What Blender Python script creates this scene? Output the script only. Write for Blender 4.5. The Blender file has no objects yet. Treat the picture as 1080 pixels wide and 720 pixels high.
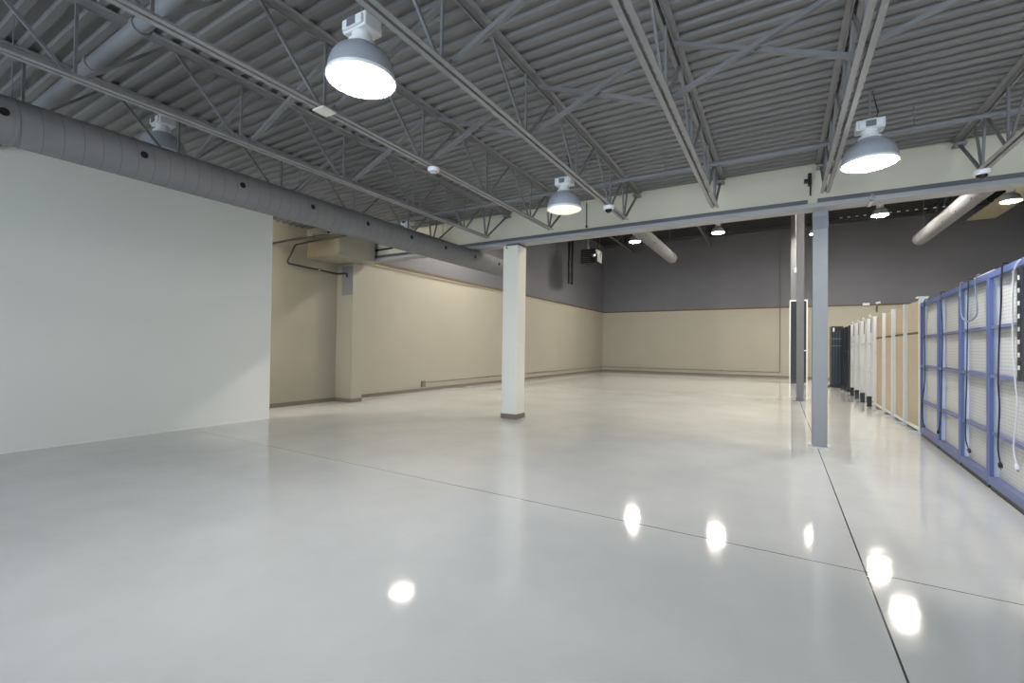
import bpy, bmesh, math, random
from mathutils import Vector, Matrix
random.seed(7)
sc = bpy.context.scene
COL = sc.collection
PI = math.pi

# ------------------------------------------------------------------ materials
def lin(r, g, b):
    def f(c):
        c /= 255.0
        return c / 12.92 if c <= 0.04045 else ((c + 0.055) / 1.055) ** 2.4
    return (f(r), f(g), f(b), 1.0)

def mat(name, rgb, rough=0.6, metal=0.0, var=0.06, scale=3.0, bump=0.0, bscale=60.0, spec=0.5, coat=0.0):
    m = bpy.data.materials.new(name); m.use_nodes = True
    nt = m.node_tree; N = nt.nodes; L = nt.links
    p = N['Principled BSDF']
    p.inputs['Roughness'].default_value = rough
    p.inputs['Metallic'].default_value = metal
    p.inputs['Specular IOR Level'].default_value = spec
    p.inputs['Coat Weight'].default_value = coat
    tc = N.new('ShaderNodeTexCoord')
    no = N.new('ShaderNodeTexNoise'); no.inputs['Scale'].default_value = scale; no.inputs['Detail'].default_value = 5
    L.new(tc.outputs['Object'], no.inputs['Vector'])
    c = lin(*rgb)
    mx = N.new('ShaderNodeMix'); mx.data_type = 'RGBA'
    mx.inputs['A'].default_value = tuple(min(1, v * (1 + var)) for v in c[:3]) + (1,)
    mx.inputs['B'].default_value = tuple(v * (1 - var) for v in c[:3]) + (1,)
    L.new(no.outputs['Fac'], mx.inputs['Factor'])
    L.new(mx.outputs['Result'], p.inputs['Base Color'])
    if bump:
        n2 = N.new('ShaderNodeTexNoise'); n2.inputs['Scale'].default_value = bscale
        L.new(tc.outputs['Object'], n2.inputs['Vector'])
        b = N.new('ShaderNodeBump'); b.inputs['Strength'].default_value = bump; b.inputs['Distance'].default_value = 0.01
        L.new(n2.outputs['Fac'], b.inputs['Height']); L.new(b.outputs['Normal'], p.inputs['Normal'])
    return m

def emit(name, rgb, strength):
    m = bpy.data.materials.new(name); m.use_nodes = True
    p = m.node_tree.nodes['Principled BSDF']
    p.inputs['Base Color'].default_value = (0.8, 0.8, 0.8, 1)
    p.inputs['Emission Color'].default_value = lin(*rgb)
    p.inputs['Emission Strength'].default_value = strength
    return m

def math_node(nt, op, a, b=None):
    n = nt.nodes.new('ShaderNodeMath'); n.operation = op
    for i, v in enumerate((a, b)):
        if v is None: continue
        if isinstance(v, (int, float)): n.inputs[i].default_value = v
        else: nt.links.new(v, n.inputs[i])
    return n.outputs[0]

def floor_material():
    m = bpy.data.materials.new('glossy_epoxy_floor'); m.use_nodes = True
    nt = m.node_tree; N = nt.nodes; L = nt.links; p = N['Principled BSDF']
    tc = N.new('ShaderNodeTexCoord'); sep = N.new('ShaderNodeSeparateXYZ')
    L.new(tc.outputs['Object'], sep.inputs[0])
    X, Y = sep.outputs['X'], sep.outputs['Y']
    n1 = N.new('ShaderNodeTexNoise'); n1.inputs['Scale'].default_value = 0.55; n1.inputs['Detail'].default_value = 6
    n1.inputs['Roughness'].default_value = 0.62
    L.new(tc.outputs['Object'], n1.inputs['Vector'])
    rp = N.new('ShaderNodeValToRGB')
    rp.color_ramp.elements[0].position = 0.3; rp.color_ramp.elements[0].color = lin(*FLOOR_A)
    rp.color_ramp.elements[1].position = 0.7; rp.color_ramp.elements[1].color = lin(*FLOOR_B)
    L.new(n1.outputs['Fac'], rp.inputs[0])
    # saw-cut joints
    ya = math_node(nt, 'ADD', Y, math_node(nt, 'MULTIPLY', X, 0.0081))
    da = math_node(nt, 'ABSOLUTE', math_node(nt, 'SUBTRACT', ya, 3.929))
    db = math_node(nt, 'ABSOLUTE', math_node(nt, 'SUBTRACT', X, 0.507))
    la = math_node(nt, 'LESS_THAN', da, 0.0045)
    lb = math_node(nt, 'LESS_THAN', db, 0.0055)
    j = math_node(nt, 'MAXIMUM', la, lb)
    mx = N.new('ShaderNodeMix'); mx.data_type = 'RGBA'
    L.new(j, mx.inputs['Factor']); L.new(rp.outputs[0], mx.inputs['A'])
    mx.inputs['B'].default_value = lin(70, 72, 68)
    L.new(mx.outputs['Result'], p.inputs['Base Color'])
    # gloss broken by wear
    n2 = N.new('ShaderNodeTexNoise'); n2.inputs['Scale'].default_value = 1.7; n2.inputs['Detail'].default_value = 8
    L.new(tc.outputs['Object'], n2.inputs['Vector'])
    mr = N.new('ShaderNodeMapRange'); mr.inputs['To Min'].default_value = 0.035; mr.inputs['To Max'].default_value = 0.11
    L.new(n2.outputs['Fac'], mr.inputs['Value'])
    L.new(mr.outputs[0], p.inputs['Roughness'])
    n3 = N.new('ShaderNodeTexNoise'); n3.inputs['Scale'].default_value = 9; n3.inputs['Detail'].default_value = 3
    L.new(tc.outputs['Object'], n3.inputs['Vector'])
    b = N.new('ShaderNodeBump'); b.inputs['Strength'].default_value = 0.05; b.inputs['Distance'].default_value = 0.01
    L.new(n3.outputs['Fac'], b.inputs['Height']); L.new(b.outputs['Normal'], p.inputs['Normal'])
    p.inputs['Specular IOR Level'].default_value = 0.5
    return m

def duct_material(name, rgb, pitch):
    """sheet metal with a helical lock seam every <pitch> metres along Y"""
    m = mat(name, rgb, 0.62, 0.0, 0.10, 4.0, spec=0.3)
    nt = m.node_tree; N = nt.nodes; L = nt.links; p = N['Principled BSDF']
    tc = N.new('ShaderNodeTexCoord'); sep = N.new('ShaderNodeSeparateXYZ'); L.new(tc.outputs['Object'], sep.inputs[0])
    ang = math_node(nt, 'ARCTAN2', sep.outputs['Z'], sep.outputs['X'])
    ph = math_node(nt, 'ADD', math_node(nt, 'DIVIDE', sep.outputs['Y'], pitch), math_node(nt, 'DIVIDE', ang, 2 * PI))
    fr = math_node(nt, 'FRACT', ph)
    d = math_node(nt, 'ABSOLUTE', math_node(nt, 'SUBTRACT', fr, 0.5))
    h = math_node(nt, 'LESS_THAN', d, 0.045)
    src = p.inputs['Base Color'].links[0].from_socket
    mx = N.new('ShaderNodeMix'); mx.data_type = 'RGBA'; mx.inputs['B'].default_value = lin(*[int(c * .72) for c in rgb])
    L.new(math_node(nt, 'MULTIPLY', math_node(nt, 'LESS_THAN', d, 0.03), 0.5), mx.inputs['Factor']); L.new(src, mx.inputs['A'])
    L.new(mx.outputs['Result'], p.inputs['Base Color'])
    b = N.new('ShaderNodeBump'); b.inputs['Strength'].default_value = 1.0; b.inputs['Distance'].default_value = 0.02
    L.new(h, b.inputs['Height']); L.new(b.outputs['Normal'], p.inputs['Normal'])
    return m

def grid_material(name, rgb, line, sy, sz, w):
    m = mat(name, rgb, 0.5, 0, 0.05, 2.0)
    nt = m.node_tree; N = nt.nodes; L = nt.links; p = N['Principled BSDF']
    tc = N.new('ShaderNodeTexCoord'); sep = N.new('ShaderNodeSeparateXYZ'); L.new(tc.outputs['Object'], sep.inputs[0])
    ly = math_node(nt, 'LESS_THAN', math_node(nt, 'FRACT', math_node(nt, 'DIVIDE', sep.outputs['Y'], sy)), w)
    lz = math_node(nt, 'LESS_THAN', math_node(nt, 'FRACT', math_node(nt, 'DIVIDE', sep.outputs['Z'], sz)), w)
    g = math_node(nt, 'MAXIMUM', ly, lz)
    src = p.inputs['Base Color'].links[0].from_socket
    mx = N.new('ShaderNodeMix'); mx.data_type = 'RGBA'
    L.new(g, mx.inputs['Factor']); L.new(src, mx.inputs['A']); mx.inputs['B'].default_value = lin(*line)
    L.new(mx.outputs['Result'], p.inputs['Base Color'])
    return m

FLOOR_A, FLOOR_B = (183, 184, 181), (199, 200, 197)
M = {}
M['floor'] = floor_material()
M['deck'] = mat('grey_painted_deck', (119, 117, 116), 0.6, 0, 0.12, 1.3, 0.05, 40)
M['deck_dark'] = mat('black_painted_deck', (44, 44, 46), 0.7)
M['joist'] = mat('grey_painted_joist_steel', (138, 136, 135), 0.5, 0, 0.08, 6)
M['web'] = mat('grey_painted_web_steel', (113, 112, 112), 0.5, 0, 0.08, 6)
M['beam'] = mat('grey_painted_beam_steel', (150, 149, 150), 0.45, 0, 0.08, 4)
M['beam_dark'] = mat('dark_grey_beam_steel', (96, 96, 100), 0.5)
M['wall_pale'] = mat('pale_green_grey_wall_paint', (226, 226, 219), 0.55, 0, 0.03, 0.8, 0.03, 90)
M['wall_cream'] = mat('cream_wall_paint', (160, 155, 141), 0.55, 0, 0.04, 0.9, 0.03, 90)
M['wall_header'] = mat('sage_cream_header_paint', (212, 206, 186), 0.6, 0, 0.05, 1.2, 0.03, 60)
M['wall_dark'] = mat('charcoal_wall_paint', (102, 102, 107), 0.7, 0, 0.07, 1.2, 0.1, 25)
M['base'] = mat('taupe_vinyl_base', (112, 102, 92), 0.5)
M['trim'] = mat('brown_ledger_trim', (88, 76, 58), 0.6)
M['trim_light'] = mat('cream_ledger_trim', (172, 164, 142), 0.6)
M['col_white'] = mat('white_column_paint', (216, 213, 202), 0.5, 0, 0.04, 2)
M['col_grey'] = mat('silver_grey_column_paint', (124, 124, 125), 0.45, 0, 0.07, 5)
M['col_dark'] = mat('dark_grey_column_paint', (104, 104, 107), 0.5, 0, 0.08, 5)
M['concrete'] = mat('pale_grout', (190, 190, 190), 0.8)
M['duct'] = duct_material('spiral_duct_grey', (118, 117, 117), 0.143)
M['duct_back'] = duct_material('galvanised_duct', (122, 122, 125), 0.16)
M['pipe'] = mat('grey_painted_pipe', (118, 118, 121), 0.5)
M['pipe_black'] = mat('black_iron_pipe', (36, 36, 38), 0.5)
M['hole'] = mat('black_opening', (8, 8, 8), 0.9)
M['white'] = mat('white_enamel', (225, 225, 225), 0.4)
M['alu'] = mat('spun_aluminium', (178, 182, 190), 0.35, 0.35, 0.05, 4)
M['plate'] = mat('grey_nameplate', (110, 112, 118), 0.5)
M['black'] = mat('black_plastic', (22, 22, 24), 0.4)
M['tint'] = mat('smoked_dome', (20, 20, 22), 0.08)
M['blue'] = mat('blue_frame_paint', (84, 98, 146), 0.4, 0, 0.06, 5)
M['blue_rail'] = mat('slate_blue_rail_paint', (98, 106, 142), 0.45, 0, 0.06, 5)
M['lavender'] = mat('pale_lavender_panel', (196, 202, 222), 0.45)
M['grid'] = grid_material('white_pegboard', (196, 197, 192), (168, 170, 168), 0.04, 0.04, 0.18)
M['tan'] = mat('tan_particle_board', (172, 158, 135), 0.6, 0, 0.08, 6)
M['white_metal'] = mat('white_rack_metal', (214, 216, 214), 0.4)
M['white_slat'] = mat('white_rack_panel', (205, 206, 208), 0.45, 0, 0.04, 5)
M['black_metal'] = mat('black_rack_metal', (20, 21, 24), 0.35)
M['teal'] = mat('dark_teal_metal', (44, 66, 76), 0.3)
M['cable_white'] = mat('white_cable', (215, 216, 220), 0.45)
M['cable_grey'] = mat('grey_cable', (120, 130, 150), 0.45)
M['chrome'] = mat('bright_sheet_metal', (190, 190, 190), 0.25, 0.7)
M['brown_box'] = mat('taupe_soffit_paint', (150, 138, 118), 0.6)
M['lens_on'] = emit('lit_lens', (252, 252, 255), 165.0)
M['lens_dim'] = emit('warm_dim_lens', (250, 244, 214), 0.75)
M['lens_side'] = emit('lit_lens_side', (255, 250, 238), 26.0)
M['lens_recess_fill'] = emit('recess_fill_tube', (255, 247, 232), 1100.0)
M['lens_off'] = mat('white_glass_lens', (200, 200, 196), 0.3)
M['lens_back'] = emit('lit_lens_back_hall', (255, 248, 236), 430.0)
M['glass'] = None

# ------------------------------------------------------------------ mesh builder
class MB:
    def __init__(s): s.bm = bmesh.new()
    def box(s, x0, x1, y0, y1, z0, z1):
        v = [s.bm.verts.new((x, y, z)) for z in (z0, z1) for y in (y0, y1) for x in (x0, x1)]
        for f in ((0, 2, 3, 1), (4, 5, 7, 6), (0, 1, 5, 4), (2, 6, 7, 3), (0, 4, 6, 2), (1, 3, 7, 5)):
            s.bm.faces.new([v[i] for i in f])
        return s
    def bar(s, a, b, w, h, up=(0, 0, 1)):
        """box from a to b, w across, h along 'up'"""
        a, b = Vector(a), Vector(b); d = (b - a).normalized(); u = Vector(up)
        r = d.cross(u)
        if r.length < 1e-4: u = Vector((1, 0, 0)); r = d.cross(u)
        r.normalize(); u = r.cross(d)
        vs = []
        for p in (a, b):
            for i, j in ((-1, -1), (1, -1), (1, 1), (-1, 1)):
                vs.append(s.bm.verts.new(p + r * (w / 2 * i) + u * (h / 2 * j)))
        for f in ((3, 2, 1, 0), (4, 5, 6, 7), (0, 1, 5, 4), (1, 2, 6, 5), (2, 3, 7, 6), (3, 0, 4, 7)):
            s.bm.faces.new([vs[i] for i in f])
        return s
    def prism(s, pts, a, b, r, u):
        """extrude the closed 2-D profile pts (in r,u) from a to b"""
        a, b, r, u = Vector(a), Vector(b), Vector(r), Vector(u)
        A = [s.bm.verts.new(a + r * p + u * q) for p, q in pts]
        B = [s.bm.verts.new(b + r * p + u * q) for p, q in pts]
        n = len(pts)
        s.bm.faces.new(A[::-1]); s.bm.faces.new(B)
        for i in range(n): s.bm.faces.new((A[i], A[(i + 1) % n], B[(i + 1) % n], B[i]))
        return s
    def angle(s, a, b, size, t, r, u):
        """L-section: corner at the line a-b, legs along r and u"""
        return s.prism([(0, 0), (size, 0), (size, t), (t, t), (t, size), (0, size)], a, b, r, u)
    def tube(s, pts, rad, seg=10, caps=True):
        pts = [Vector(p) for p in pts]; rings = []
        prev = None
        for i, p in enumerate(pts):
            if i == 0: d = pts[1] - p
            elif i == len(pts) - 1: d = p - pts[i - 1]
            else: d = (pts[i + 1] - p).normalized() + (p - pts[i - 1]).normalized()
            d.normalize()
            if prev is None:
                x = d.cross(Vector((0, 0, 1)))
                if x.length < 1e-3: x = d.cross(Vector((0, 1, 0)))
            else: x = prev - d * prev.dot(d)
            x.normalize(); prev = x; y = d.cross(x)
            rr = rad[i] if isinstance(rad, (list, tuple)) else rad
            rings.append([s.bm.verts.new(p + x * (rr * math.cos(2 * PI * k / seg)) + y * (rr * math.sin(2 * PI * k / seg))) for k in range(seg)])
        for A, B in zip(rings, rings[1:]):
            for k in range(seg): s.bm.faces.new((A[k], A[(k + 1) % seg], B[(k + 1) % seg], B[k]))
        if caps: s.bm.faces.new(rings[0][::-1]); s.bm.faces.new(rings[-1])
        return s
    def lathe(s, c, prof, seg=40, axis='z', close=False):
        """revolve (radius, height) profile about the axis through c"""
        c = Vector(c); rings = []
        for r, h in prof:
            if r < 1e-5:
                o = Vector((0, 0, h)) if axis == 'z' else (Vector((0, h, 0)) if axis == 'y' else Vector((h, 0, 0)))
                rings.append([s.bm.verts.new(c + o)]); continue
            ring = []
            for k in range(seg):
                a, b = r * math.cos(2 * PI * k / seg), r * math.sin(2 * PI * k / seg)
                o = Vector((a, b, h)) if axis == 'z' else (Vector((b, h, a)) if axis == 'y' else Vector((h, a, b)))
                ring.append(s.bm.verts.new(c + o))
            rings.append(ring)
        if close: rings.append(rings[0])
        for A, B in zip(rings, rings[1:]):
            if len(A) == 1 and len(B) == 1: continue
            for k in range(seg):
                k2 = (k + 1) % seg
                if len(A) == 1: s.bm.faces.new((A[0], B[k2], B[k]))
                elif len(B) == 1: s.bm.faces.new((A[k], A[k2], B[0]))
                else: s.bm.faces.new((A[k], A[k2], B[k2], B[k]))
        return s
    def build(s, name, m, parent=None, smooth=False, bevel=0.0, loc=None):
        bmesh.ops.recalc_face_normals(s.bm, faces=s.bm.faces)
        off = Vector(loc) if loc is not None else Vector((0, 0, 0))
        q = parent
        base = Vector((0, 0, 0))
        while q is not None:
            base += q.location; q = q.parent
        bmesh.ops.translate(s.bm, verts=s.bm.verts, vec=-(off + base) if loc is None else -off)
        me = bpy.data.meshes.new(name); s.bm.to_mesh(me); s.bm.free()
        if smooth:
            for f in me.polygons: f.use_smooth = True
        o = bpy.data.objects.new(name, me); COL.objects.link(o)
        me.materials.append(m)
        if parent is not None:
            o.parent = parent
            if loc is not None: o.location = off - base
        else: o.location = off
        if bevel:
            b = o.modifiers.new('edge', 'BEVEL'); b.width = bevel; b.segments = 2; b.limit_method = 'ANGLE'
        if smooth:
            e = o.modifiers.new('split', 'EDGE_SPLIT'); e.split_angle = math.radians(40)
        return o

def tag(o, label=None, cat=None, group=None, kind=None):
    if label: o['label'] = label
    if cat: o['category'] = cat
    if group: o['group'] = group
    if kind: o['kind'] = kind
    return o
def thing(name, label, cat, loc, group=None, kind=None):
    o = bpy.data.objects.new(name, None); COL.objects.link(o); o.location = loc
    o.empty_display_size = 0.2
    return tag(o, label, cat, group, kind)
def dup(root, loc, label, group=None):
    r = root.copy(); COL.objects.link(r); r.location = loc; r['label'] = label
    if group: r['group'] = group
    for ch in list(root.children):
        c = ch.copy(); COL.objects.link(c); c.parent = r
        for g in list(ch.children):
            d = g.copy(); COL.objects.link(d); d.parent = c
    return r
def struct(name, mb, m, **k):
    return tag(mb.build(name, m, **k), kind='structure')

# ------------------------------------------------------------------ camera (16 mm lens, 36 mm sensor)
YAW, PITCH, ROLL, FPX, CAMZ = 0.53354, 0.013169, 0.012618, 479.23, 1.5
fwd = Vector((-math.sin(YAW) * math.cos(PITCH), math.cos(YAW) * math.cos(PITCH), math.sin(PITCH)))
rgt = Vector((math.cos(YAW), math.sin(YAW), 0)); upv = rgt.cross(fwd)
r2 = rgt * math.cos(ROLL) + upv * math.sin(ROLL); u2 = upv * math.cos(ROLL) - rgt * math.sin(ROLL)
cam = bpy.data.cameras.new('camera'); co = bpy.data.objects.new('camera', cam); COL.objects.link(co)
co.matrix_world = Matrix(((r2.x, u2.x, -fwd.x, 0), (r2.y, u2.y, -fwd.y, 0), (r2.z, u2.z, -fwd.z, CAMZ), (0, 0, 0, 1)))
cam.sensor_width = 36.0; cam.lens = FPX / 1080.0 * 36.0; cam.clip_start = 0.05; cam.clip_end = 200
sc.camera = co

# ------------------------------------------------------------------ room shell
XL, XR, YF, YB = -10.33, 10.0, -6.0, 29.52      # far-left wall, right wall, front wall, back wall
DZ, BZ = 4.42, 8.40                             # underside of the two roof decks
HY = 8.52                                       # header wall face
struct('floor', MB().box(XL - .2, XR + .2, YF - .2, YB + .2, -0.15, 0.0), M['floor'])

def deck(y0, y1, z, pitch, phase, h):
    pr = [(y0, h)]
    y = y0 + ((phase - y0) % pitch)
    while y + pitch * .45 < y1:
        pr += [(y, h), (y + pitch * .09, 0), (y + pitch * .45, 0), (y + pitch * .54, h)]
        y += pitch
    pr += [(y1, h), (y1, h + .12), (y0, h + .12)]
    q = []
    for p in pr:
        if not q or (abs(p[0] - q[-1][0]) > 1e-6 or abs(p[1] - q[-1][1]) > 1e-6): q.append(p)
    return MB().prism(q, (XL, 0, z), (XR, 0, z), (0, 1, 0), (0, 0, 1))
struct('ceiling', deck(YF, HY, DZ, 0.163, 3.28, 0.034), M['deck'])
struct('ceiling_back', deck(HY, YB, BZ, 0.30, 9.0, 0.07), M['deck_dark'])

struct('wall_left_near', MB().box(-9.05, -8.9, YF, 5.444, 0, DZ + .1), M['wall_pale'])
struct('wall_left', MB().box(XL - .2, XL, YF, YB, 0, 3.93), M['wall_cream'])
struct('wall_left_recess', MB().box(XL - .2, XL, YF, HY, 3.93, DZ + .15), M['wall_cream'])
struct('wall_left_upper', MB().box(XL - .2, XL, HY, YB, 3.93, BZ + .2), M['wall_dark'])
struct('wall_back', MB().box(XL, XR, YB, YB + .2, 0, 3.90), M['wall_cream'])
struct('wall_back_upper', MB().box(XL, XR, YB, YB + .2, 3.90, BZ + .2), M['wall_dark'])
struct('wall_right', MB().box(XR, XR + .2, YF, YB, 0, 3.93), M['wall_cream'])
struct('wall_right_upper', MB().box(XR, XR + .2, YF, YB, 3.93, BZ + .2), M['wall_dark'])
struct('wall_header', MB().box(XL, XR, HY, HY + .10, 3.785, DZ + .14), M['wall_header'])
struct('wall_header_upper', MB().box(XL, XR, HY, HY + .10, DZ + .14, BZ + .2), M['wall_dark'])
struct('wall_header_rear', MB().box(XL, XR, HY + .10, HY + .13, 3.785, BZ + .2), M['wall_dark'])
# shop front behind the camera: piers, sill, lintel and five glazed openings
WX = [-8.9, -5.2, -1.5, 2.2, 5.9, 9.6]
fw = MB().box(XL, XR, YF - .2, YF, 0, 0.35).box(XL, XR, YF - .2, YF, 3.3, DZ + .15)
fw.box(XL, WX[0] + .12, YF - .2, YF, .35, 3.3).box(WX[-1] - .12, XR, YF - .2, YF, .35, 3.3)
for x in WX[1:-1]: fw.box(x - .12, x + .12, YF - .2, YF, .35, 3.3)
struct('wall_front', fw, M['wall_pale'])
gm = bpy.data.materials.new('window_glass'); gm.use_nodes = True
nt = gm.node_tree; nt.nodes.clear()
o_ = nt.nodes.new('ShaderNodeOutputMaterial'); mx_ = nt.nodes.new('ShaderNodeMixShader')
t_ = nt.nodes.new('ShaderNodeBsdfTransparent'); g_ = nt.nodes.new('ShaderNodeBsdfGlossy'); g_.inputs['Roughness'].default_value = 0.02
f_ = nt.nodes.new('ShaderNodeFresnel'); f_.inputs['IOR'].default_value = 1.45
nt.links.new(f_.outputs[0], mx_.inputs[0]); nt.links.new(t_.outputs[0], mx_.inputs[1]); nt.links.new(g_.outputs[0], mx_.inputs[2])
nt.links.new(mx_.outputs[0], o_.inputs[0])
for i in range(5):
    a, b = WX[i] + .12, WX[i + 1] - .12
    f = MB().box(a, b, YF - .15, YF - .05, .35, .41).box(a, b, YF - .15, YF - .05, 3.24, 3.3)
    f.box(a, a + .06, YF - .15, YF - .05, .41, 3.24).box(b - .06, b, YF - .15, YF - .05, .41, 3.24)
    w = struct('window_%d' % (i + 1), f, M['col_grey'])
    MB().box(a + .06, b - .06, YF - .105, YF - .095, .41, 3.24).build('pane', gm, w)

# base and ledger trims
struct('baseboard_left', MB().box(XL, XL + .015, 5.46, 8.15, 0, .10).box(XL, XL + .015, 8.49, YB, 0, .10), M['base'])
struct('baseboard_back', MB().box(XL, XR, YB - .015, YB, 0, .10), M['base'])
struct('trim_1', MB().box(XL, XL + .05, 8.66, YB, 3.905, 3.985), M['trim'])
struct('trim_2', MB().box(XL, XL + .035, 8.66, YB, 3.855, 3.905), M['trim_light'])
struct('trim_3', MB().box(XL + .05, XR, YB - .05, YB, 3.885, 3.965), M['trim'])
struct('trim_4', MB().box(XL + .05, XR, YB - .035, YB, 3.835, 3.885), M['trim_light'])
struct('trim_5', MB().box(XL, XR, YB - .08, YB, 8.25, 8.33), M['beam_dark'])

# pilaster on the far-left wall
t = thing('wall_pilaster', 'cream pilaster with a grey painted top plate on the left wall', 'pilaster', (-10.0, 8.32, 0), kind='thing')
MB().box(XL + .001, -9.70, 8.15, 8.49, 0, 3.675).build('shaft', M['wall_cream'], t)
MB().box(-10.25, -9.75, 8.37, 8.48, 3.675, 3.714).build('bearing_plate', M['beam_dark'], t)
p = MB().box(-10.13, -9.702, 8.142, 8.15, 2.83, 3.60).build('cover_plate', M['col_grey'], t); p['label'] = 'pale grey painted steel plate'
b = MB().box(XL + .016, -9.688, 8.138, 8.15, 0, .10).box(-9.70, -9.688, 8.15, 8.50, 0, .10).build('base_trim', M['base'], t)

# ------------------------------------------------------------------ header beam and columns
t = thing('header_beam', 'long grey steel beam under the cream header wall, spanning the two columns', 'beam', (0, 8.5, 3.71), kind='thing')
MB().box(XL + .001, XR - .001, 8.36, 8.66, 3.715, 3.78).build('bottom_flange', M['beam'], t)
MB().box(XL + .001, .36, 8.44, 8.515, 3.78, 3.868).build('upper_channel', M['beam_dark'], t)
MB().box(.49, XR - .001, 8.44, 8.515, 3.78, 3.868).build('upper_channel', M['beam_dark'], t)
cl = MB().box(1.12, 1.17, 8.34, 8.36, 3.70, 3.80).box(1.12, 1.17, 8.34, 8.67, 3.703, 3.715).box(1.10, 1.19, 8.345, 8.36, 3.74, 3.77)
cl.build('clamp', M['chrome'], t)

t = thing('painted_column', 'square white boxed column with a grey base band, under the header beam', 'column', (-4.93, 8.42, 0), kind='thing')
MB().box(-5.11, -4.75, 8.24, 8.60, .10, 3.655).build('shaft', M['col_white'], t, bevel=.008)
MB().box(-5.12, -4.74, 8.23, 8.61, 0, .10).build('base_band', M['base'], t)
MB().box(-5.07, -4.79, 8.30, 8.60, 3.655, 3.714).build('cap_plate', M['beam_dark'], t)
MB().tube([(-5.03, 8.225, 3.63), (-5.0, 8.215, 3.60)], .012, 8).build('hook', M['black'], t)

t = thing('steel_column', 'slim silver grey steel column standing on the floor joint', 'column', (.535, 8.66, 0), kind='thing')
sh = MB()
sh.box(.437, .633, 8.565, 8.585, .02, 3.714).box(.437, .633, 8.735, 8.755, .02, 3.714).box(.525, .545, 8.585, 8.735, .02, 3.714)
sh.build('shaft', M['col_grey'], t)
MB().box(.39, .68, 8.50, 8.82, 0, .02).build('base_plate', M['concrete'], t)
band = MB().box(.434, .636, 8.560, 8.565, 3.42, 3.62).build('bare_band', M['plate'], t); band['label'] = 'darker unpainted band near the top'

def h_column(name, label, x, y, w, d, top, m):
    t = thing(name, label, 'column', (x, y, 0), kind='thing')
    s = MB().box(x - w / 2, x + w / 2, y - d / 2, y - d / 2 + .02, .02, top).box(x - w / 2, x + w / 2, y + d / 2 - .02, y + d / 2, .02, top)
    s.box(x - .012, x + .012, y - d / 2 + .02, y + d / 2 - .02, .02, top); s.build('shaft', m, t)
    MB().box(x - w / 2 - .05, x + w / 2 + .05, y - d / 2 - .05, y + d / 2 + .05, 0, .02).build('base_plate', M['col_dark'], t)
    return t
h_column('steel_column', 'tall dark grey steel column just behind the silver grey one', .517, 16.3, .19, .2, BZ, M['col_dark'])
h_column('steel_column', 'farthest dark grey column, mostly hidden behind the tall black rack', .52, 25.1, .22, .2, BZ, M['col_dark'])

t = thing('drop_conduit', 'thin white conduit with a switch box on the dark grey column', 'conduit', (.385, 16.19, 3.9))
MB().tube([(.395, 16.18, 4.0), (.395, 16.18, 8.3)], .012, 8).build('conduit', M['white'], t)
MB().box(.355, .415, 16.15, 16.205, 3.88, 4.02).build('switch_box', M['white'], t, bevel=.006)

t = thing('storage_rack', 'tall black rack with white edge posts behind the dark columns', 'rack', (.7, 24.75, 0))
MB().box(.40, 1.03, 24.78, 24.82, .05, 3.80).build('panel', M['black_metal'], t)
for x in (.36, 1.02):
    MB().box(x, x + .05, 24.68, 24.82, 0, 3.86).build('post', M['white_metal'], t)
MB().box(.41, .62, 24.70, 24.75, 3.80, 3.86).build('top_arm', M['white_metal'], t)
MB().box(.84, 1.02, 24.70, 24.75, 3.80, 3.86).build('top_arm', M['white_metal'], t)
MB().box(.90, 1.02, 24.70, 24.78, 1.5, 1.55).build('bracket', M['white_metal'], t)
MB().box(.41, 1.02, 24.70, 24.78, .05, .35).build('plinth', M['black_metal'], t)

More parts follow.
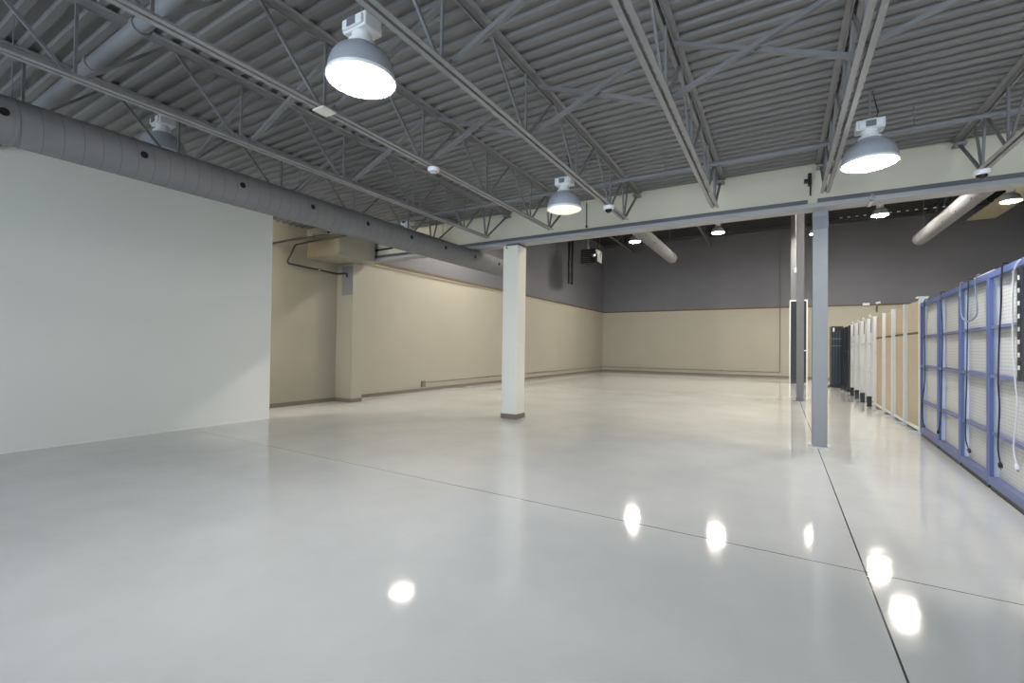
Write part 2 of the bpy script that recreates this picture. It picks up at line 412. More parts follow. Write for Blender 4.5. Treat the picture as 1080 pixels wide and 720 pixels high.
# ------------------------------------------------------------------ roof joists
ZB = 3.72
JX = [-6.565, -5.146, -3.727, -2.308, -0.889, 0.530, 2.10]
JL = ['grey roof joist nearest the pale left wall, behind the spiral duct',
      'grey roof joist second from the pale left wall, just above the spiral duct',
      'grey roof joist carrying the round smoke detector beside the brightest lamp',
      'grey roof joist carrying the dome camera beside the dim lamp',
      'grey roof joist midway between the dim lamp and the silver grey column',
      'grey roof joist running to the top of the silver grey column',
      'grey roof joist above the racks, with a dome camera at its end']
NODES = [1.39 + 1.372 * k for k in range(-4, 5)]
JEND = 7.62
def joist(x, label):
    t = thing('roof_joist', label, 'joist', (x, 0, ZB), 'open web roof joists')
    y0, g, s, th = YF + .02, .014, .044, .006
    y1 = HY - .02
    zt = DZ - .001
    top = MB(); bot = MB()
    for sg in (-1, 1):
        top.angle((x + sg * g, y0, zt), (x + sg * g, y1, zt), .055, th, (sg, 0, 0), (0, 0, -1))
        bot.angle((x + sg * g, y0, ZB), (x + sg * g, JEND + .08, ZB), s, th, (sg, 0, 0), (0, 0, 1))
    top.build('top_chord', M['joist'], t); bot.build('bottom_chord', M['joist'], t)
    zl, zh = ZB + .025, zt - .03
    for i, y in enumerate(NODES):
        if y > y0 + .1: MB().bar((x, y, zl), (x, y, zh), .022, .022, (0, 1, 0)).build('web_post', M['web'], t)
        if y - .62 > y0:
            MB().bar((x, y - .05, zl), (x, y - .66, zh), .022, .026).build('web_diagonal', M['web'], t)
        if y + .66 < 7.6:
            MB().bar((x, y + .05, zl), (x, y + .66, zh), .022, .026).build('web_diagonal', M['web'], t)
    # end fan
    MB().bar((x, JEND - .02, zl), (x, JEND - .12, zh), .024, .026).build('web_diagonal', M['web'], t)
    MB().bar((x, JEND, zl), (x, JEND + .22, zh), .024, .026).build('web_diagonal', M['web'], t)
    MB().bar((x, JEND + .04, zl), (x, y1 - .06, zh - .02), .032, .026).build('end_brace', M['web'], t)
    MB().box(x - .06, x + .06, y1 - .16, y1, zt - .09, zt - .055).build('bearing_seat', M['joist'], t)
    if abs(x + 3.727) < .01:
        g_ = MB().box(x - .075, x + .075, 2.69, 2.84, ZB - .012, ZB - .001).build('gusset_plate', M['col_white'], t); g_['label'] = 'plate under a joint, whitened for the lamp light on it'  # plate coloured white for the lamp light that falls on this joint
    return t
for x, l in zip(JX, JL): joist(x, l)

# cross bridging between neighbouring joists
BY = 4.27
names = ['pair beside the spiral duct', 'pair left of the smoke detector joist', 'pair right of the smoke detector joist',
         'pair right of the dome camera joist', 'pair left of the silver grey column', 'pair above the racks']
for i in range(len(JX) - 1):
    a, b = JX[i], JX[i + 1]
    for k, (za, zb, dy, w) in enumerate(((ZB + .06, DZ - .09, 0, 'rising toward the racks'), (DZ - .09, ZB + .06, .09, 'falling toward the racks'))):
        o = MB().angle((a + .03, BY + dy, za), (b - .03, BY + dy, zb), .042, .006, (0, 1, 0), (0, 0, 1)).build('bridging_brace', M['web'])
        tag(o, 'grey angle brace %s between joists, %s' % (w, names[i]), 'brace', 'cross bridging between the roof joists')

for i, w in ((0, 'beside the spiral duct'), (1, 'left of the brightest lamp'), (2, 'behind the brightest lamp'), (3, 'right of the dome camera joist')):
    o = MB().angle((JX[i] + .03, 2.86, ZB + .06), (JX[i + 1] - .03, 2.86, DZ - .09), .042, .006, (0, 1, 0), (0, 0, 1)).build('bridging_brace', M['web'])
    tag(o, 'single grey angle brace between the near joists, ' + w, 'brace', 'single braces between the roof joists')

# ------------------------------------------------------------------ pipes in the roof
t = thing('sprinkler_pipe', 'long thin grey pipe crossing all the joists close to the header wall', 'pipe', (0, 7.0, 4.15))
MB().tube([(XL + .01, 7.0, 4.15), (XR - .01, 7.0, 4.15)], .03, 12).build('pipe', M['pipe'], t, smooth=True)
for x in (-6.2, -3.2, -1.5, 1.35, 4.2):
    h = MB().tube([(x, 7.0, 4.18), (x, 7.0, 4.42)], .006, 6); h.build('hanger_rod', M['pipe'], t)
    MB().lathe((x, 7.0, 4.15), [(.031, -.012), (.036, -.012), (.036, .012), (.031, .012)], 16, 'x', True).build('hanger_ring', M['pipe'], t)
t = thing('drain_pipe', 'fat grey pipe crossing the joists high above the pale left wall', 'pipe', (-5, 1.62, 4.1))
MB().tube([(-8.9, 1.62, 4.08), (-1.2, 1.62, 4.12)], .062, 18).build('pipe', M['pipe'], t, smooth=True)
for x in (-5.55, -4.55): MB().lathe((x, 1.62, 4.10), [(.062, -.03), (.075, -.03), (.075, .03), (.062, .03)], 20, 'x', True).build('coupling', M['pipe'], t, smooth=True)
for x in (-6.0, -3.3): MB().tube([(x, 1.62, 4.14), (x, 1.62, 4.42)], .007, 6).build('hanger_rod', M['pipe'], t)

# ------------------------------------------------------------------ spiral duct along the left
DX, DZc, DR = -6.0, 3.479, .210
t = thing('spiral_duct', 'long grey spiral air duct with round outlets along the pale left wall', 'duct', (DX, 2.0, DZc))
d = MB().lathe((DX, 0, DZc), [(0, -5.9), (DR, -5.9)] + [(DR, -5.9 + .75 * k) for k in range(1, 22)] + [(DR, 10.1), (0, 10.1)], 56, 'y')
d.build('tube', M['duct'], t, smooth=True, loc=(DX, 0, DZc))
for y in (-5.0, -3.9, -2.9, -1.9, -.9, .08, 1.115, 2.12, 3.14, 4.13, 5.14, 6.16, 7.14, 8.16, 9.15):
    n = Vector((math.cos(.02), 0, math.sin(.02)))
    c = Vector((DX, y, DZc)) + n * (DR - .006)
    f = MB().lathe(c, [(.036, 0), (.046, 0), (.046, .012), (.036, .014)], 20, 'x', True).build('outlet', M['duct'], t)
    MB().lathe(c, [(0, .011), (.036, .011)], 20, 'x').build('opening', M['hole'], f)
for y in (-3.0, -.5, 1.2, 4.05, 5.05, 7.3):
    MB().tube([(DX, y, DZc + DR), (DX, y, DZ)], .005, 6).build('hanger_rod', M['pipe'], t)
    MB().lathe((DX, y, DZc), [(DR + .001, -.015), (DR + .004, -.015), (DR + .004, .015), (DR + .001, .015)], 40, 'y', True).build('hanger_strap', M['duct'], t, smooth=True)

# ------------------------------------------------------------------ high bay lamps
def high_bay(x, y, z, label, lens, s=1.0, top=DZ, group=None, housing=True):
    t = thing('high_bay_lamp', label, 'lamp', (x, y, z), group)
    R = .258 * s
    out = [(1, 0), (.995, .03), (.965, .085), (.89, .145), (.76, .195), (.58, .228), (.42, .243), (.40, .262)]
    prof = [(R * a, h * s) for a, h in out] + [(R * (a - .025), h * s - .004) for a, h in out[::-1]]
    MB().lathe((x, y, z), prof, 44, 'z', True).build('reflector', M['alu'], t, smooth=True)
    MB().lathe((x, y, z), [(R * .965, -.012 * s), (R * 1.03, -.012 * s), (R * 1.03, .012 * s), (R * .965, .012 * s)], 44, 'z', True).build('rim', M['white'], t, smooth=True)
    MB().lathe((x, y, z), [(0, -.055 * s), (R * .35, -.052 * s), (R * .62, -.042 * s), (R * .72, -.03 * s), (R * .78, -.012 * s), (R * .955, -.004 * s), (R * .955, .004 * s), (0, .004 * s)], 44, 'z').build('lens', lens, t, smooth=True)
    if housing:
        MB().lathe((x, y, z), [(0, .262 * s), (R * .42, .262 * s), (R * .42, .285 * s), (R * .30, .30 * s), (R * .30, .358 * s), (0, .358 * s)], 24, 'z').build('neck', M['white'], t, smooth=True)
        h = MB().box(x - .13, x + .13, y - .085, y + .085, z + .355, z + .465).box(x - .11, x + .11, y - .11, y + .11, z + .365, z + .44)
        h = h.build('ballast_box', M['white'], t, bevel=.012)
        MB().box(x - .045, x + .045, y - .116, y - .110, z + .37, z + .435).build('nameplate', M['plate'], h)
        MB().box(x - .06, x + .06, y - .05, y + .05, z + .465, z + .482).build('mounting_cap', M['white'], t, bevel=.008)
        MB().tube([(x, y, z + .47), (x, y, top)], .012, 8).build('hanger_rod', M['pipe'], t)
        MB().tube([(x + .05, y, z + .47), (x + .08, y + .03, z + .56), (x + .03, y + .04, top)], .006, 6).build('cable', M['black'], t)
    else:
        MB().lathe((x, y, z), [(0, .262 * s), (R * .42, .262 * s), (R * .42, .5 * s), (0, .5 * s)], 20, 'z').build('ballast_box', M['white'], t)
        MB().tube([(x, y, z + .49 * s), (x, y, top)], .012, 8).build('hanger_rod', M['pipe'], t)
    return t
GF = 'high bay lamps of the front room'
high_bay(-2.86, 2.45, 3.60, 'biggest and brightest white high bay lamp, hung left of centre', M['lens_on'], 1.0, DZ, GF)
high_bay(-2.835, 6.31, 3.61, 'dim high bay lamp with a creamy lens beside the dome camera joist', M['lens_dim'], 1.0, DZ, GF)
high_bay(.845, 6.34, 3.60, 'lit white high bay lamp just right of the silver grey column', M['lens_on'], 1.0, DZ, GF)
high_bay(-6.87, 2.71, 3.935, 'unlit high bay lamp half hidden above the spiral duct at the left', M['lens_off'], 1.0, DZ, GF)
high_bay(-6.95, 7.26, 3.76, 'high bay lamp peeping over the far stretch of the spiral duct', M['lens_side'], 1.0, DZ, GF)
GB = 'high bay lamps of the dark back hall'
for x, y, l in ((-6.2, 22.3, 'small lit lamp in the dark hall, left of the hanging duct'),
                (-2.45, 22.3, 'small lit lamp in the dark hall, right of the hanging duct'),
                (3.3, 22.3, 'small lit lamp in the dark hall, right of the silver grey column'),
                (6.87, 22.3, 'small lit lamp in the dark hall, beside the cream ceiling panel'),
                (3.45, 19.0, 'lit lamp behind the header wall, mirrored beside the floor joint crossing'),
                (-8.9, 12.8, 'added unseen lamp behind the header wall, leftmost of its hidden row'),  # this unseen row is added to brighten the hall and recess
                (-4.9, 12.8, 'added unseen lamp behind the header wall, left of the painted column line'),
                (-1.2, 12.8, 'added unseen lamp behind the header wall, between the two columns'),
                (2.6, 12.8, 'added unseen lamp behind the header wall, over the rack row'),
                (6.8, 12.8, 'added unseen lamp behind the header wall, rightmost of its hidden row'),
                (1.39, 24.5, 'small lit lamp hidden behind the silver grey column')):
    high_bay(x, y, 6.8, l, M['lens_back'], 1.05, BZ, GB, housing=False)

# ------------------------------------------------------------------ ceiling devices
t = thing('smoke_detector', 'round white smoke detector under the joist beside the brightest lamp', 'detector', (-3.73, 4.34, ZB))
MB().lathe((-3.73, 4.34, ZB), [(0, 0), (.07, 0), (.075, -.02), (.066, -.04), (.045, -.055), (0, -.06)], 28).build('housing', M['white'], t, smooth=True)
MB().lathe((-3.73, 4.34, ZB), [(.05, -.046), (.057, -.048), (.05, -.056)], 28).build('vent_ring', M['plate'], t)
def dome_cam(x, y, label):
    t = thing('dome_camera', label, 'camera', (x, y, ZB), 'dome cameras on the joists')
    MB().lathe((x, y, ZB), [(0, 0), (.085, 0), (.085, -.035), (.072, -.055), (.055, -.055), (0, -.05)], 28).build('mount', M['white'], t, smooth=True)
    MB().lathe((x, y, ZB - .05), [(.056, 0), (.052, -.025), (.036, -.045), (0, -.055)], 24).build('dome', M['tint'], t, smooth=True)
dome_cam(-2.315, 6.83, 'white dome camera under the joist beside the dim lamp')
dome_cam(2.10, 7.62, 'white dome camera at the joist end above the racks')
t = thing('conduit_drop', 'short thin black rod on the header wall below the dim lamp', 'conduit', (-3.33, 8.5, 3.9))
MB().tube([(-3.33, 8.49, 4.40), (-3.33, 8.49, 3.93)], .008, 8).build('rod', M['black'], t)
MB().lathe((-3.33, 8.49, 3.90), [(0, 0), (.02, 0), (.02, .04), (0, .05)], 10).build('end_fitting', M['black'], t)
t = thing('junction_box', 'small black fitting on the header wall left of the silver grey column', 'fitting', (.33, 8.45, 4.25))
MB().box(.36, .41, 8.42, 8.518, 4.10, 4.28).box(.31, .36, 8.44, 8.518, 4.15, 4.20).build('box', M['black'], t)
MB().tube([(.395, 8.44, 4.15), (.395, 8.44, 3.93)], .012, 8).build('stub_pipe', M['black'], t)

# ------------------------------------------------------------------ recess at the left
t = thing('soffit_box', 'boxed taupe soffit hanging in the recess behind the pale left wall', 'soffit', (-9.7, 7.7, 3.68), kind='thing')
MB().box(XL + .001, -9.12, 7.24, 8.35, 3.68, 4.20).build('box', M['wall_cream'], t)
f = MB().box(XL + .02, -9.125, 7.232, 7.24, 3.685, 4.195).build('front_panel', M['brown_box'], t); f['label'] = 'taupe front face'
MB().box(XL + .001, -9.10, 7.22, 8.51, 4.20, 4.415).build('upper_ledge', M['wall_cream'], t)
t = thing('gas_pipe', 'bent black pipe running down and along the recess wall to the pilaster', 'pipe', (XL + .06, 7.2, 3.5))
PX = XL + .05
MB().tube([(-8.2, 6.87, 3.98), (PX + .06, 6.87, 3.96), (PX, 6.86, 3.93), (PX, 6.67, 3.52), (PX, 6.70, 3.47), (PX, 8.10, 3.42), (PX + .02, 8.11, 3.42), (-9.93, 8.115, 3.41), (-9.90, 8.115, 3.39), (-9.90, 8.115, 3.30)], .024, 10).build('pipe', M['pipe_black'], t, smooth=True)
MB().lathe((PX, 7.55, 3.445), [(.024, -.04), (.034, -.04), (.034, .04), (.024, .04)], 14, 'y', True).build('coupling', M['chrome'], t)
t = thing('gas_pipe', 'straight black pipe crossing the top of the recess under the deck ribs', 'pipe', (-9.2, 6.3, 3.88))
MB().tube([(XL + .01, 6.31, 3.88), (-8.3, 6.31, 3.90)], .026, 10).build('pipe', M['pipe_black'], t, smooth=True)
MB().lathe((-8.8, 6.31, 3.893), [(.026, -.03), (.036, -.03), (.036, .03), (.026, .03)], 14, 'x', True).build('coupling', M['pipe_black'], t)
t = thing('wall_slot', 'short black bar on the header wall beside the spiral duct', 'bar', (-8.9, 8.5, 3.97))
MB().tube([(-9.35, 8.49, 4.02), (-8.62, 8.49, 4.03)], .022, 10).build('bar', M['pipe_black'], t)

t = thing('recess_fill_light', 'added fill lamp in the recess, unseen behind the pale left wall', 'lamp', (-9.7, 4.3, 4.25))  # tube lamp added out of view to brighten the recess
h = MB().box(-9.78, -9.62, 3.7, 4.9, 4.28, 4.34).build('housing', M['white'], t)
MB().tube([(-9.7, 3.76, 4.25), (-9.7, 4.84, 4.25)], .02, 12).build('tube', M['lens_recess_fill'], t, smooth=True)
for y in (3.73, 4.87): MB().box(-9.73, -9.67, y - .03, y + .03, 4.22, 4.28).build('socket', M['white'], t)
for y in (3.9, 4.7): MB().tube([(-9.7, y, 4.34), (-9.7, y, 4.42)], .006, 6).build('hanger_rod', M['pipe'], t)

# conduit along the left and back walls
def wall_pipe(label, pts, knots, axis):
    t = thing('wall_conduit', label, 'conduit', pts[0])
    MB().tube(pts, .014, 8).build('conduit', M['base'], t)
    for k in knots:
        MB().lathe(k, [(.014, -.05), (.024, -.05), (.024, .05), (.014, .05)], 12, axis, True).build('coupling', M['base'], t)
    return t
cx = XL + .03
t = wall_pipe('low taupe conduit running along the left wall of the back hall', [(cx, 11.6, .18), (cx, 11.66, .29), (cx, 11.8, .29), (cx, YB - .03, .29)], [(cx, 15.5, .29), (cx, 19.6, .29), (cx, 26.0, .29)], 'y')
MB().box(XL, cx + .02, 11.55, 11.72, .14, .34).build('outlet_box', M['base'], t)
t = wall_pipe('low taupe conduit running along the back wall', [(XL + .06, YB - .03, .29), (-.02, YB - .03, .30), (-.015, YB - .03, .36)], [(-7.8, YB - .03, .29), (-3.0, YB - .03, .295)], 'x')
t = wall_pipe('thin conduit rising up the back wall left of the dark columns', [(-.015, YB - .07, .36), (-.015, YB - .07, 8.2)], [(-.015, YB - .07, 4.2)], 'z')

# ------------------------------------------------------------------ back hall services
def hung_duct(label, x, z, r, y1):
    t = thing('round_duct', label, 'duct', (x, 15, z), 'round ducts of the back hall')
    MB().lathe((x, 0, z), [(0, 8.66), (r, 8.66)] + [(r, 8.66 + k * (y1 - 8.7) / 14) for k in range(1, 14)] + [(r, y1 - .05), (r * .96, y1), (0, y1 + .02)], 36, 'y').build('tube', M['duct_back'], t, smooth=True, loc=(x, 0, z))
    for y in (12.0, 16.0, 20.0, y1 - .6):
        MB().lathe((x, y, z), [(r, -.02), (r + .008, -.02), (r + .008, .02), (r, .02)], 30, 'y', True).build('hanger_strap', M['pipe'], t)
        MB().tube([(x, y, z + r), (x, y, BZ)], .008, 6).build('hanger_rod', M['pipe'], t)
    for y in (11.2, 12.6, 14, 15.4, 16.8, 18.2, 19.6, 21):
        sg = -1 if x > 0 else 1
        c = Vector((x + sg * r * .77, y, z - r * .64))
        MB().lathe(c, [(0, 0), (.035, 0), (.035, .012), (0, .014)], 12, 'x').build('outlet', M['hole'], t)
hung_duct('grey round duct end hanging in the dark hall, left of the columns', -4.83, 6.2, .26, 24.3)
hung_duct('grey round duct end hanging in the dark hall above the racks', 4.97, 6.2, .25, 24.8)

t = thing('hanging_baffle', 'long cream textured panel beside the duct above the racks', 'panel', (7.85, 25.8, 7.6))
MB().box(7.38, 8.32, 22.6, 28.6, 7.60, 7.66).build('sheet', grid_material('cream_textured_panel', (232, 224, 198), (176, 168, 140), .3, .3, .12), t)
for y in (23.0, 28.2):
    for x in (7.5, 8.2): MB().tube([(x, y, 7.66), (x, y, BZ)], .01, 6).build('hanger_rod', M['pipe'], t)

# rib-deck girders of the back hall
def girder(label, x):
    t = thing('roof_girder', label, 'girder', (x, 19, 7.9), 'dark girders of the back hall')
    MB().box(x - .07, x + .07, HY + .14, YB - .09, 8.32, 8.399).build('top_chord', M['deck_dark'], t)
    MB().box(x - .06, x + .06, HY + .14, YB - .09, 7.72, 7.78).build('bottom_chord', M['beam_dark'], t)
    y = HY + .6
    while y + 1.2 < YB - .2:
        MB().bar((x, y, 7.76), (x, y + .6, 8.34), .04, .04).build('web_diagonal', M['beam_dark'], t)
        MB().bar((x, y + .6, 8.34), (x, y + 1.2, 7.76), .04, .04).build('web_diagonal', M['beam_dark'], t)
        y += 1.2
for x, l in ((-8.2, 'dark roof girder over the unit heater in the back hall'), (-3.6, 'dark roof girder right of the left hanging duct in the back hall'),
             (1.6, 'dark roof girder just right of the steel columns in the back hall'), (6.2, 'dark roof girder above the racks in the back hall')):
    girder(l, x)
t = thing('dash_channel', 'thin made-up channel with white dashes standing for bright spots in the dark hall', 'channel', (4.2, 25.3, 7.6))
MB().box(.8, 7.3, 25.3, 25.34, 7.56, 7.60).build('channel', M['deck_dark'], t)
for k in range(14):
    x = 2.3 + .29 * k
    MB().box(x, x + .10, 25.275, 25.30, 7.56, 7.60).build('bright_dash', M['white'], t)  # white pieces painted in for a row of lit spots; channel made up
for x in (1.0, 7.1): MB().tube([(x, 25.32, 7.6), (x, 25.32, BZ)], .01, 6).build('hanger_rod', M['pipe'], t)

t = thing('unit_heater', 'hanging unit heater with a bright metal side in the far left corner', 'heater', (-8.35, 22.2, 6.2))
MB().box(-8.85, -8.0, 21.8, 22.6, 5.85, 6.55).build('casing', M['black_metal'], t, bevel=.02)
MB().box(-7.995, -7.975, 21.85, 22.55, 5.9, 6.5).build('side_panel', M['chrome'], t)
for k in range(6): MB().bar((-8.8, 21.79, 5.93 + k * .1), (-8.3, 21.79, 5.93 + k * .1), .03, .012).build('louvre', M['plate'], t)
MB().lathe((-8.15, 21.8, 6.2), [(0, -.08), (.07, -.07), (.1, 0)], 18, 'y').build('motor', M['chrome'], t, smooth=True)
MB().tube([(-8.6, 22.2, 6.55), (-8.6, 22.2, 7.1), (-8.6, 22.2, BZ)], .06, 12).build('flue', M['chrome'], t)
for x in (-8.78, -8.08):
    for y in (21.9, 22.5): MB().tube([(x, y, 6.54), (x, y, BZ)], .01, 6).build('hanger_rod', M['pipe'], t)
for y, w in ((23.6, 'nearer'), (24.05, 'farther')):
    t = thing('wall_riser', 'vertical black riser pipe high on the dark left wall, %s of two' % w, 'pipe', (XL + .07, y, 5.1))
    MB().tube([(XL + .07, y, 5.12), (XL + .07, y, BZ)], .055, 12).build('pipe', M['black'], t, smooth=True)
    MB().box(XL, XL + .07, y - .06, y + .06, 6.2, 6.25).build('wall_clip', M['black'], t)
t = thing('security_camera', 'small white bullet camera on the ledger of the back wall', 'camera', (4.25, 29.4, 3.93))
MB().tube([(4.25, YB - .05, 3.93), (4.25, 29.32, 3.95)], .02, 8).build('arm', M['black'], t)
MB().tube([(4.18, 29.32, 3.97), (4.36, 29.28, 4.02)], .06, 12).build('body', M['white'], t, smooth=True)
MB().box(4.2, 4.28, YB - .06, YB - .051, 3.55, 3.86).build('junction_plate', M['trim'], t)
t = thing('emergency_light', 'small white box on the back wall ledger left of the bullet camera', 'light', (3.79, 29.4, 3.93))
MB().box(3.66, 3.94, YB - .14, YB - .05, 3.90, 4.02).build('body', M['white'], t, bevel=.01)

# ------------------------------------------------------------------ racks along the right
P0, P1 = Vector((2.205, 11.03)), Vector((1.937, 5.95))
DIR = (P1 - P0).normalized(); NRM = Vector((-DIR.y, DIR.x))      # NRM points into the racks (+x)
if NRM.x < 0: NRM = -NRM
def on(y, d=0.0, z=0.0):
    """point on the rack face line at depth y (d behind the face)"""
    s = (y - P0.y) / DIR.y
    p = P0 + DIR * s + NRM * d
    return Vector((p.x, p.y, z))
def pbox(mb, ya, yb, d0, d1, z0, z1):
    c = [on(ya, d0), on(yb, d0), on(yb, d1), on(ya, d1)]
    lo = [mb.bm.verts.new((p.x, p.y, z0)) for p in c]; hi = [mb.bm.verts.new((p.x, p.y, z1)) for p in c]
    mb.bm.faces.new(lo); mb.bm.faces.new(hi[::-1])
    for i in range(4): mb.bm.faces.new((lo[i], lo[(i + 1) % 4], hi[(i + 1) % 4], hi[i]))
    return mb
BAYS = [(5.86, 7.085), (7.085, 8.265), (8.265, 9.545), (9.545, 10.95)]
BLAB = ['blue framed display panel nearest the camera, cut by the picture edge',
        'blue framed display panel with a grey cord looped at its top',
        'blue framed display panel third from the camera, black cord hanging at its middle',
        'blue framed display panel farthest off, next to the tan panels']
H = 2.40
for (a, b), l in zip(BAYS, BLAB):
    t = thing('display_board', l, 'panel', on((a + b) / 2, .06), 'blue framed display panels')
    for y0, y1 in ((a + .005, a + .055), (b - .055, b - .005)):
        pbox(MB(), y0, y1, 0, .035, .045, H).build('post', M['blue'], t)
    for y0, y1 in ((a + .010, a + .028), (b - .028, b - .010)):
        pbox(MB(), y0, y1, .035, .088, .05, H - .02).build('lit_post_side', M['lavender'], t)  # pale strip painted in for the lit inner face of the post
    for z0, z1, d in ((.06, .145, 0), (.60, .635, .02), (1.235, 1.275, .008), (1.775, 1.81, .02)):
        pbox(MB(), a + .055, b - .055, d, .08, z0, z1).build('rail', M['blue_rail'], t)
    pbox(MB(), a + .055, b - .055, 0, .05, H - .065, H).build('top_rail', M['blue'], t)
    pbox(MB(), a + .03, b - .03, .089, .10, .05, H - .03).build('back_board', M['grid'], t)
    pbox(MB(), a + .03, b - .03, .012, .09, 0, .055).build('plinth', M['black'], t)
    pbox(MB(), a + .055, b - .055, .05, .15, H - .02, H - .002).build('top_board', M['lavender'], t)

def cord(label, pts, r, m, name='power_cable', plug=True, group=None):
    """smooth hanging cable through (y, z) points on the rack face"""
    P = [on(y, -d, z) for y, z, d in pts]
    out = []
    for i in range(len(P) - 1):
        p0, p1, p2, p3 = P[max(0, i - 1)], P[i], P[i + 1], P[min(len(P) - 1, i + 2)]
        for k in range(6):
            u = k / 6
            out.append(.5 * ((2 * p1) + (p2 - p0) * u + (2 * p0 - 5 * p1 + 4 * p2 - p3) * u * u + (3 * p1 - p0 - 3 * p2 + p3) * u ** 3))
    out.append(P[-1])
    t = thing(name, label, 'cord', P[0], group)
    MB().tube(out, r, 8).build('cable', m, t, smooth=True)
    if plug:
        e, d = P[-1], (P[-1] - P[-2]).normalized()
        MB().tube([e - d * .005, e + d * .015, e + d * .055], [r * 1.3, .02, .017], 10).build('plug', m, t, smooth=True)
        for s in (-1, 1):
            MB().bar(e + d * .055 + Vector((0, s * .008, 0)), e + d * .075 + Vector((0, s * .008, 0)), .004, .006).build('prong', M['chrome'], t)
    return t
GC = 'black power cords on the blue panels'
cord('black power cord on the blue panel next to the tan panels', [(10.42, 2.414, -.03), (10.41, 2.416, .016), (10.42, 2.3, .022), (10.43, 1.86, .02), (10.40, 1.04, .02), (10.62, .60, .02), (10.57, .34, .02), (10.48, .25, .02)], .0085, M['black'], group=GC)
cord('black power cord on the second blue panel from the tan panels', [(9.2, 2.414, -.03), (9.2, 2.416, .016), (9.18, 2.3, .022), (9.10, 1.81, .02), (9.15, 1.10, .02), (9.20, .56, .02), (9.36, .31, .02)], .0075, M['black'], group=GC)
cord('black power cord hanging behind the grey cord loop', [(7.74, 2.414, -.03), (7.74, 2.416, .016), (7.74, 2.3, .022), (7.78, 1.88, .02), (7.82, 1.17, .02), (7.87, .69, .02), (7.86, .42, .02), (7.74, .32, .02)], .007, M['black'], group=GC)
cord('black power cord on the blue panel nearest the camera', [(6.52, 2.414, -.03), (6.52, 2.416, .016), (6.53, 2.3, .022), (6.56, 2.0, .02), (6.61, 1.72, .02), (6.65, 1.23, .02), (6.61, .94, .02), (6.66, .55, .02), (6.60, .38, .02)], .0075, M['black'], group=GC)
cord('white power cord at the picture edge of the nearest blue panel', [(6.05, 2.38, .012), (6.12, 2.36, .018), (6.20, 2.30, .02), (6.22, 2.2, .02), (6.24, 1.76, .02), (6.17, 1.26, .02), (6.12, .99, .02), (6.22, .62, .02), (6.14, .46, .02)], .007, M['cable_white'])
cord('grey cord looped over the top of a blue panel', [(8.10, 2.418, -.01), (8.11, 2.418, .016), (8.12, 2.3, .022), (8.10, 2.12, .02), (7.9, 1.96, .046), (7.65, 1.89, .046), (7.42, 1.94, .02), (7.38, 2.07, .02), (7.45, 2.28, .022), (7.40, 2.418, .016), (7.38, 2.418, -.01)], .007, M['cable_grey'], 'cable_loop', False)
t = thing('power_strip', 'black power strip with pale sockets at the edge of the nearest blue panel', 'power strip', on(6.05, -.02, 1.3))
pbox(MB(), 5.95, 6.07, -.034, -.004, 1.25, 2.30).build('body', M['black'], t)
for k in range(8): pbox(MB(), 6.00, 6.04, -.038, -.034, 1.35 + k * .12, 1.39 + k * .12).build('socket', M['white'], t)
t = thing('light_bar', 'white bar lying on top of the looped-cord blue panel', 'bar', on(7.5, .05, H))
pbox(MB(), 7.12, 7.95, .06, .12, H + .001, H + .045).build('bar', M['white'], t)

# tan panels, white racks and black racks further along
RX = 2.21
TAN = [(11.05, 12.27), (12.27, 13.42), (13.42, 14.55), (14.55, 15.78)]
TL = ['tan board panel beside the blue panels', 'tan board panel second from the blue panels',
      'tan board panel third from the blue panels', 'tan board panel beside the white racks']
for i, ((a, b), l) in enumerate(zip(TAN, TL)):
    t = thing('particle_board', l, 'panel', (RX, (a + b) / 2, 0), 'tan board panels')
    HT = 2.49 - .01 * i
    MB().box(RX + .055, RX + .075, a + .04, b - .04, .10, HT).build('board', M['tan'], t)
    MB().box(RX + .045, RX + .055, a + .05, b - .05, 1.86, 1.90).build('groove_rail', M['trim'], t)
    pw = .07 if i != 2 else .11
    MB().box(RX, RX + .12, a, a + pw, .02, HT + .02).build('post', M['white_metal'], t)
    MB().box(RX + .06, RX + .12, b - .045, b - .001, .02, HT).build('post', M['white_metal'], t)
    MB().box(RX + .005, RX + .05, a + .07, b - .05, .055, .10).build('bottom_rail', M['white_metal'], t)
    MB().box(RX + .05, RX + .08, a + .07, b - .05, 0, .05).build('plinth', M['black'], t)
    MB().box(RX - .13, RX + .09, a + .012, a + .048, 0, .05).build('foot', M['white_metal'], t)
    if i == 0: MB().box(RX - .03, RX + .12, a - .06, a + .12, HT + .02, HT + .045).build('top_cap', M['white_metal'], t)
WH = [(15.80, 16.98), (17.0, 18.13), (18.15, 19.30), (19.32, 20.60)]
WL = ['white rack beside the tan panels', 'white rack second from the tan panels', 'white rack third from the tan panels', 'white rack beside the black racks']
for (a, b), l in zip(WH, WL):
    t = thing('display_rack', l, 'rack', (RX, (a + b) / 2, 0), 'white racks')
    MB().box(RX + .08, RX + .10, a + .03, b - .03, .12, 2.46).build('panel', M['white_slat'], t)
    MB().box(RX, RX + .12, a, a + .07, .02, 2.48).build('post', M['white_metal'], t)
    MB().box(RX, RX + .08, b - .07, b, .02, 2.48).build('post', M['white_metal'], t)
    for z in (.14, .95, 1.75): MB().box(RX + .02, RX + .05, a + .07, b - .07, z, z + .03).build('rail', M['white_metal'], t)
    MB().box(RX - .16, RX + .06, a + .01, a + .055, .03, .10).build('foot', M['white_metal'], t)
    MB().box(RX - .15, RX - .04, a - .005, a + .07, 0, .28).build('toe_guard', M['black'], t)
    MB().bar((RX - .06, a + .2, 2.52), (RX + .06, a + .55, 2.44), .03, .05).build('top_hook', M['white_metal'], t)
    MB().bar((RX - .012, a + .35, 2.42), (RX - .012, a + .42, 2.05), .02, .03).build('hook_arm', M['plate'], t)
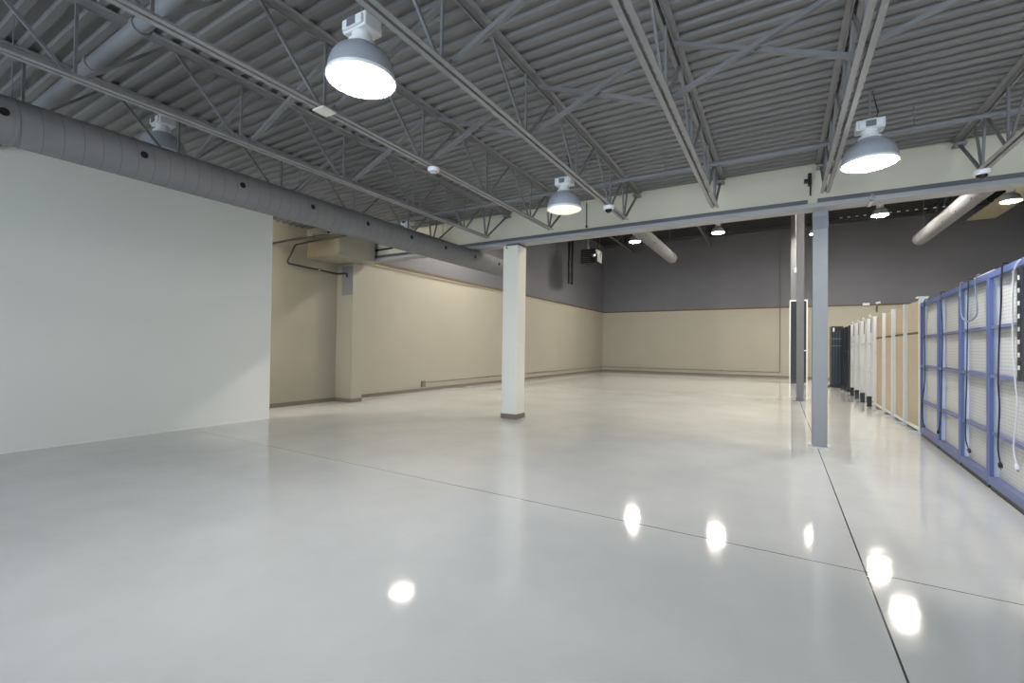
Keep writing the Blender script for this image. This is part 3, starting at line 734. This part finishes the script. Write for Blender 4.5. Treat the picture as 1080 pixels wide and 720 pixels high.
for (a, b), l in zip([(20.95, 22.05), (22.07, 23.2)], ['black rack beside the white racks', 'black rack between the white racks and the glazed black cabinet']):
    t = thing('display_rack', l, 'rack', (RX, (a + b) / 2, 0), 'black racks')
    MB().box(RX + .05, RX + .07, a + .03, b - .03, .12, 2.46).build('panel', M['black_metal'], t)
    MB().box(RX - .02, RX + .08, a, a + .08, .02, 2.48).build('post', M['black_metal'], t)
    MB().box(RX, RX + .08, b - .07, b, .02, 2.48).build('post', M['black_metal'], t)
    MB().box(RX - .14, RX + .06, a, a + .09, 0, .12).build('foot', M['black_metal'], t)
    MB().box(RX + .03, RX + .05, a + .08, b - .07, 1.5, 1.53).build('rail', M['plate'], t)
t = thing('glazed_cabinet', 'tall black cabinet with teal bars, end of the rack row near the back', 'cabinet', (2.05, 23.6, 0))
MB().box(1.85, 2.26, 23.34, 24.1, .05, 2.56).build('body', M['black_metal'], t)
for x in (1.92, 2.02, 2.12): MB().box(x, x + .03, 23.315, 23.34, .15, 2.35).build('bar', M['teal'], t)
for z in (1.72, 2.02): MB().box(1.87, 2.2, 23.30, 23.34, z, z + .035).build('shelf_edge', M['plate'], t)
MB().box(1.90, 1.96, 23.325, 23.34, 2.32, 2.5).build('tag', M['white'], t)
MB().box(1.72, 2.27, 23.30, 24.1, 0, .05).build('base', M['black'], t)

# ------------------------------------------------------------------ daylight and colour management
w = bpy.data.worlds.new('sky'); sc.world = w; w.use_nodes = True
bg = w.node_tree.nodes['Background']
bg.inputs['Color'].default_value = (0.74, 0.87, 1.0, 1); bg.inputs['Strength'].default_value = 11.5
for i in range(5):
    a, b = WX[i] + .12, WX[i + 1] - .12
    l = bpy.data.lights.new('window_portal', 'AREA'); l.shape = 'RECTANGLE'; l.size = b - a; l.size_y = 2.95
    l.cycles.is_portal = True
    o = bpy.data.objects.new('window_portal', l); COL.objects.link(o)
    o.location = ((a + b) / 2, YF - .22, 1.83); o.rotation_euler = (PI / 2, 0, 0)
sc.cycles.use_denoising = True
sc.cycles.max_bounces = 10; sc.cycles.diffuse_bounces = 6; sc.cycles.glossy_bounces = 4
sc.cycles.sample_clamp_indirect = 6.0
sc.view_settings.view_transform = 'Standard'
sc.view_settings.look = 'None'
sc.view_settings.gamma = 1.0
sc.view_settings.use_curve_mapping = False
sc.view_settings.exposure = -0.08
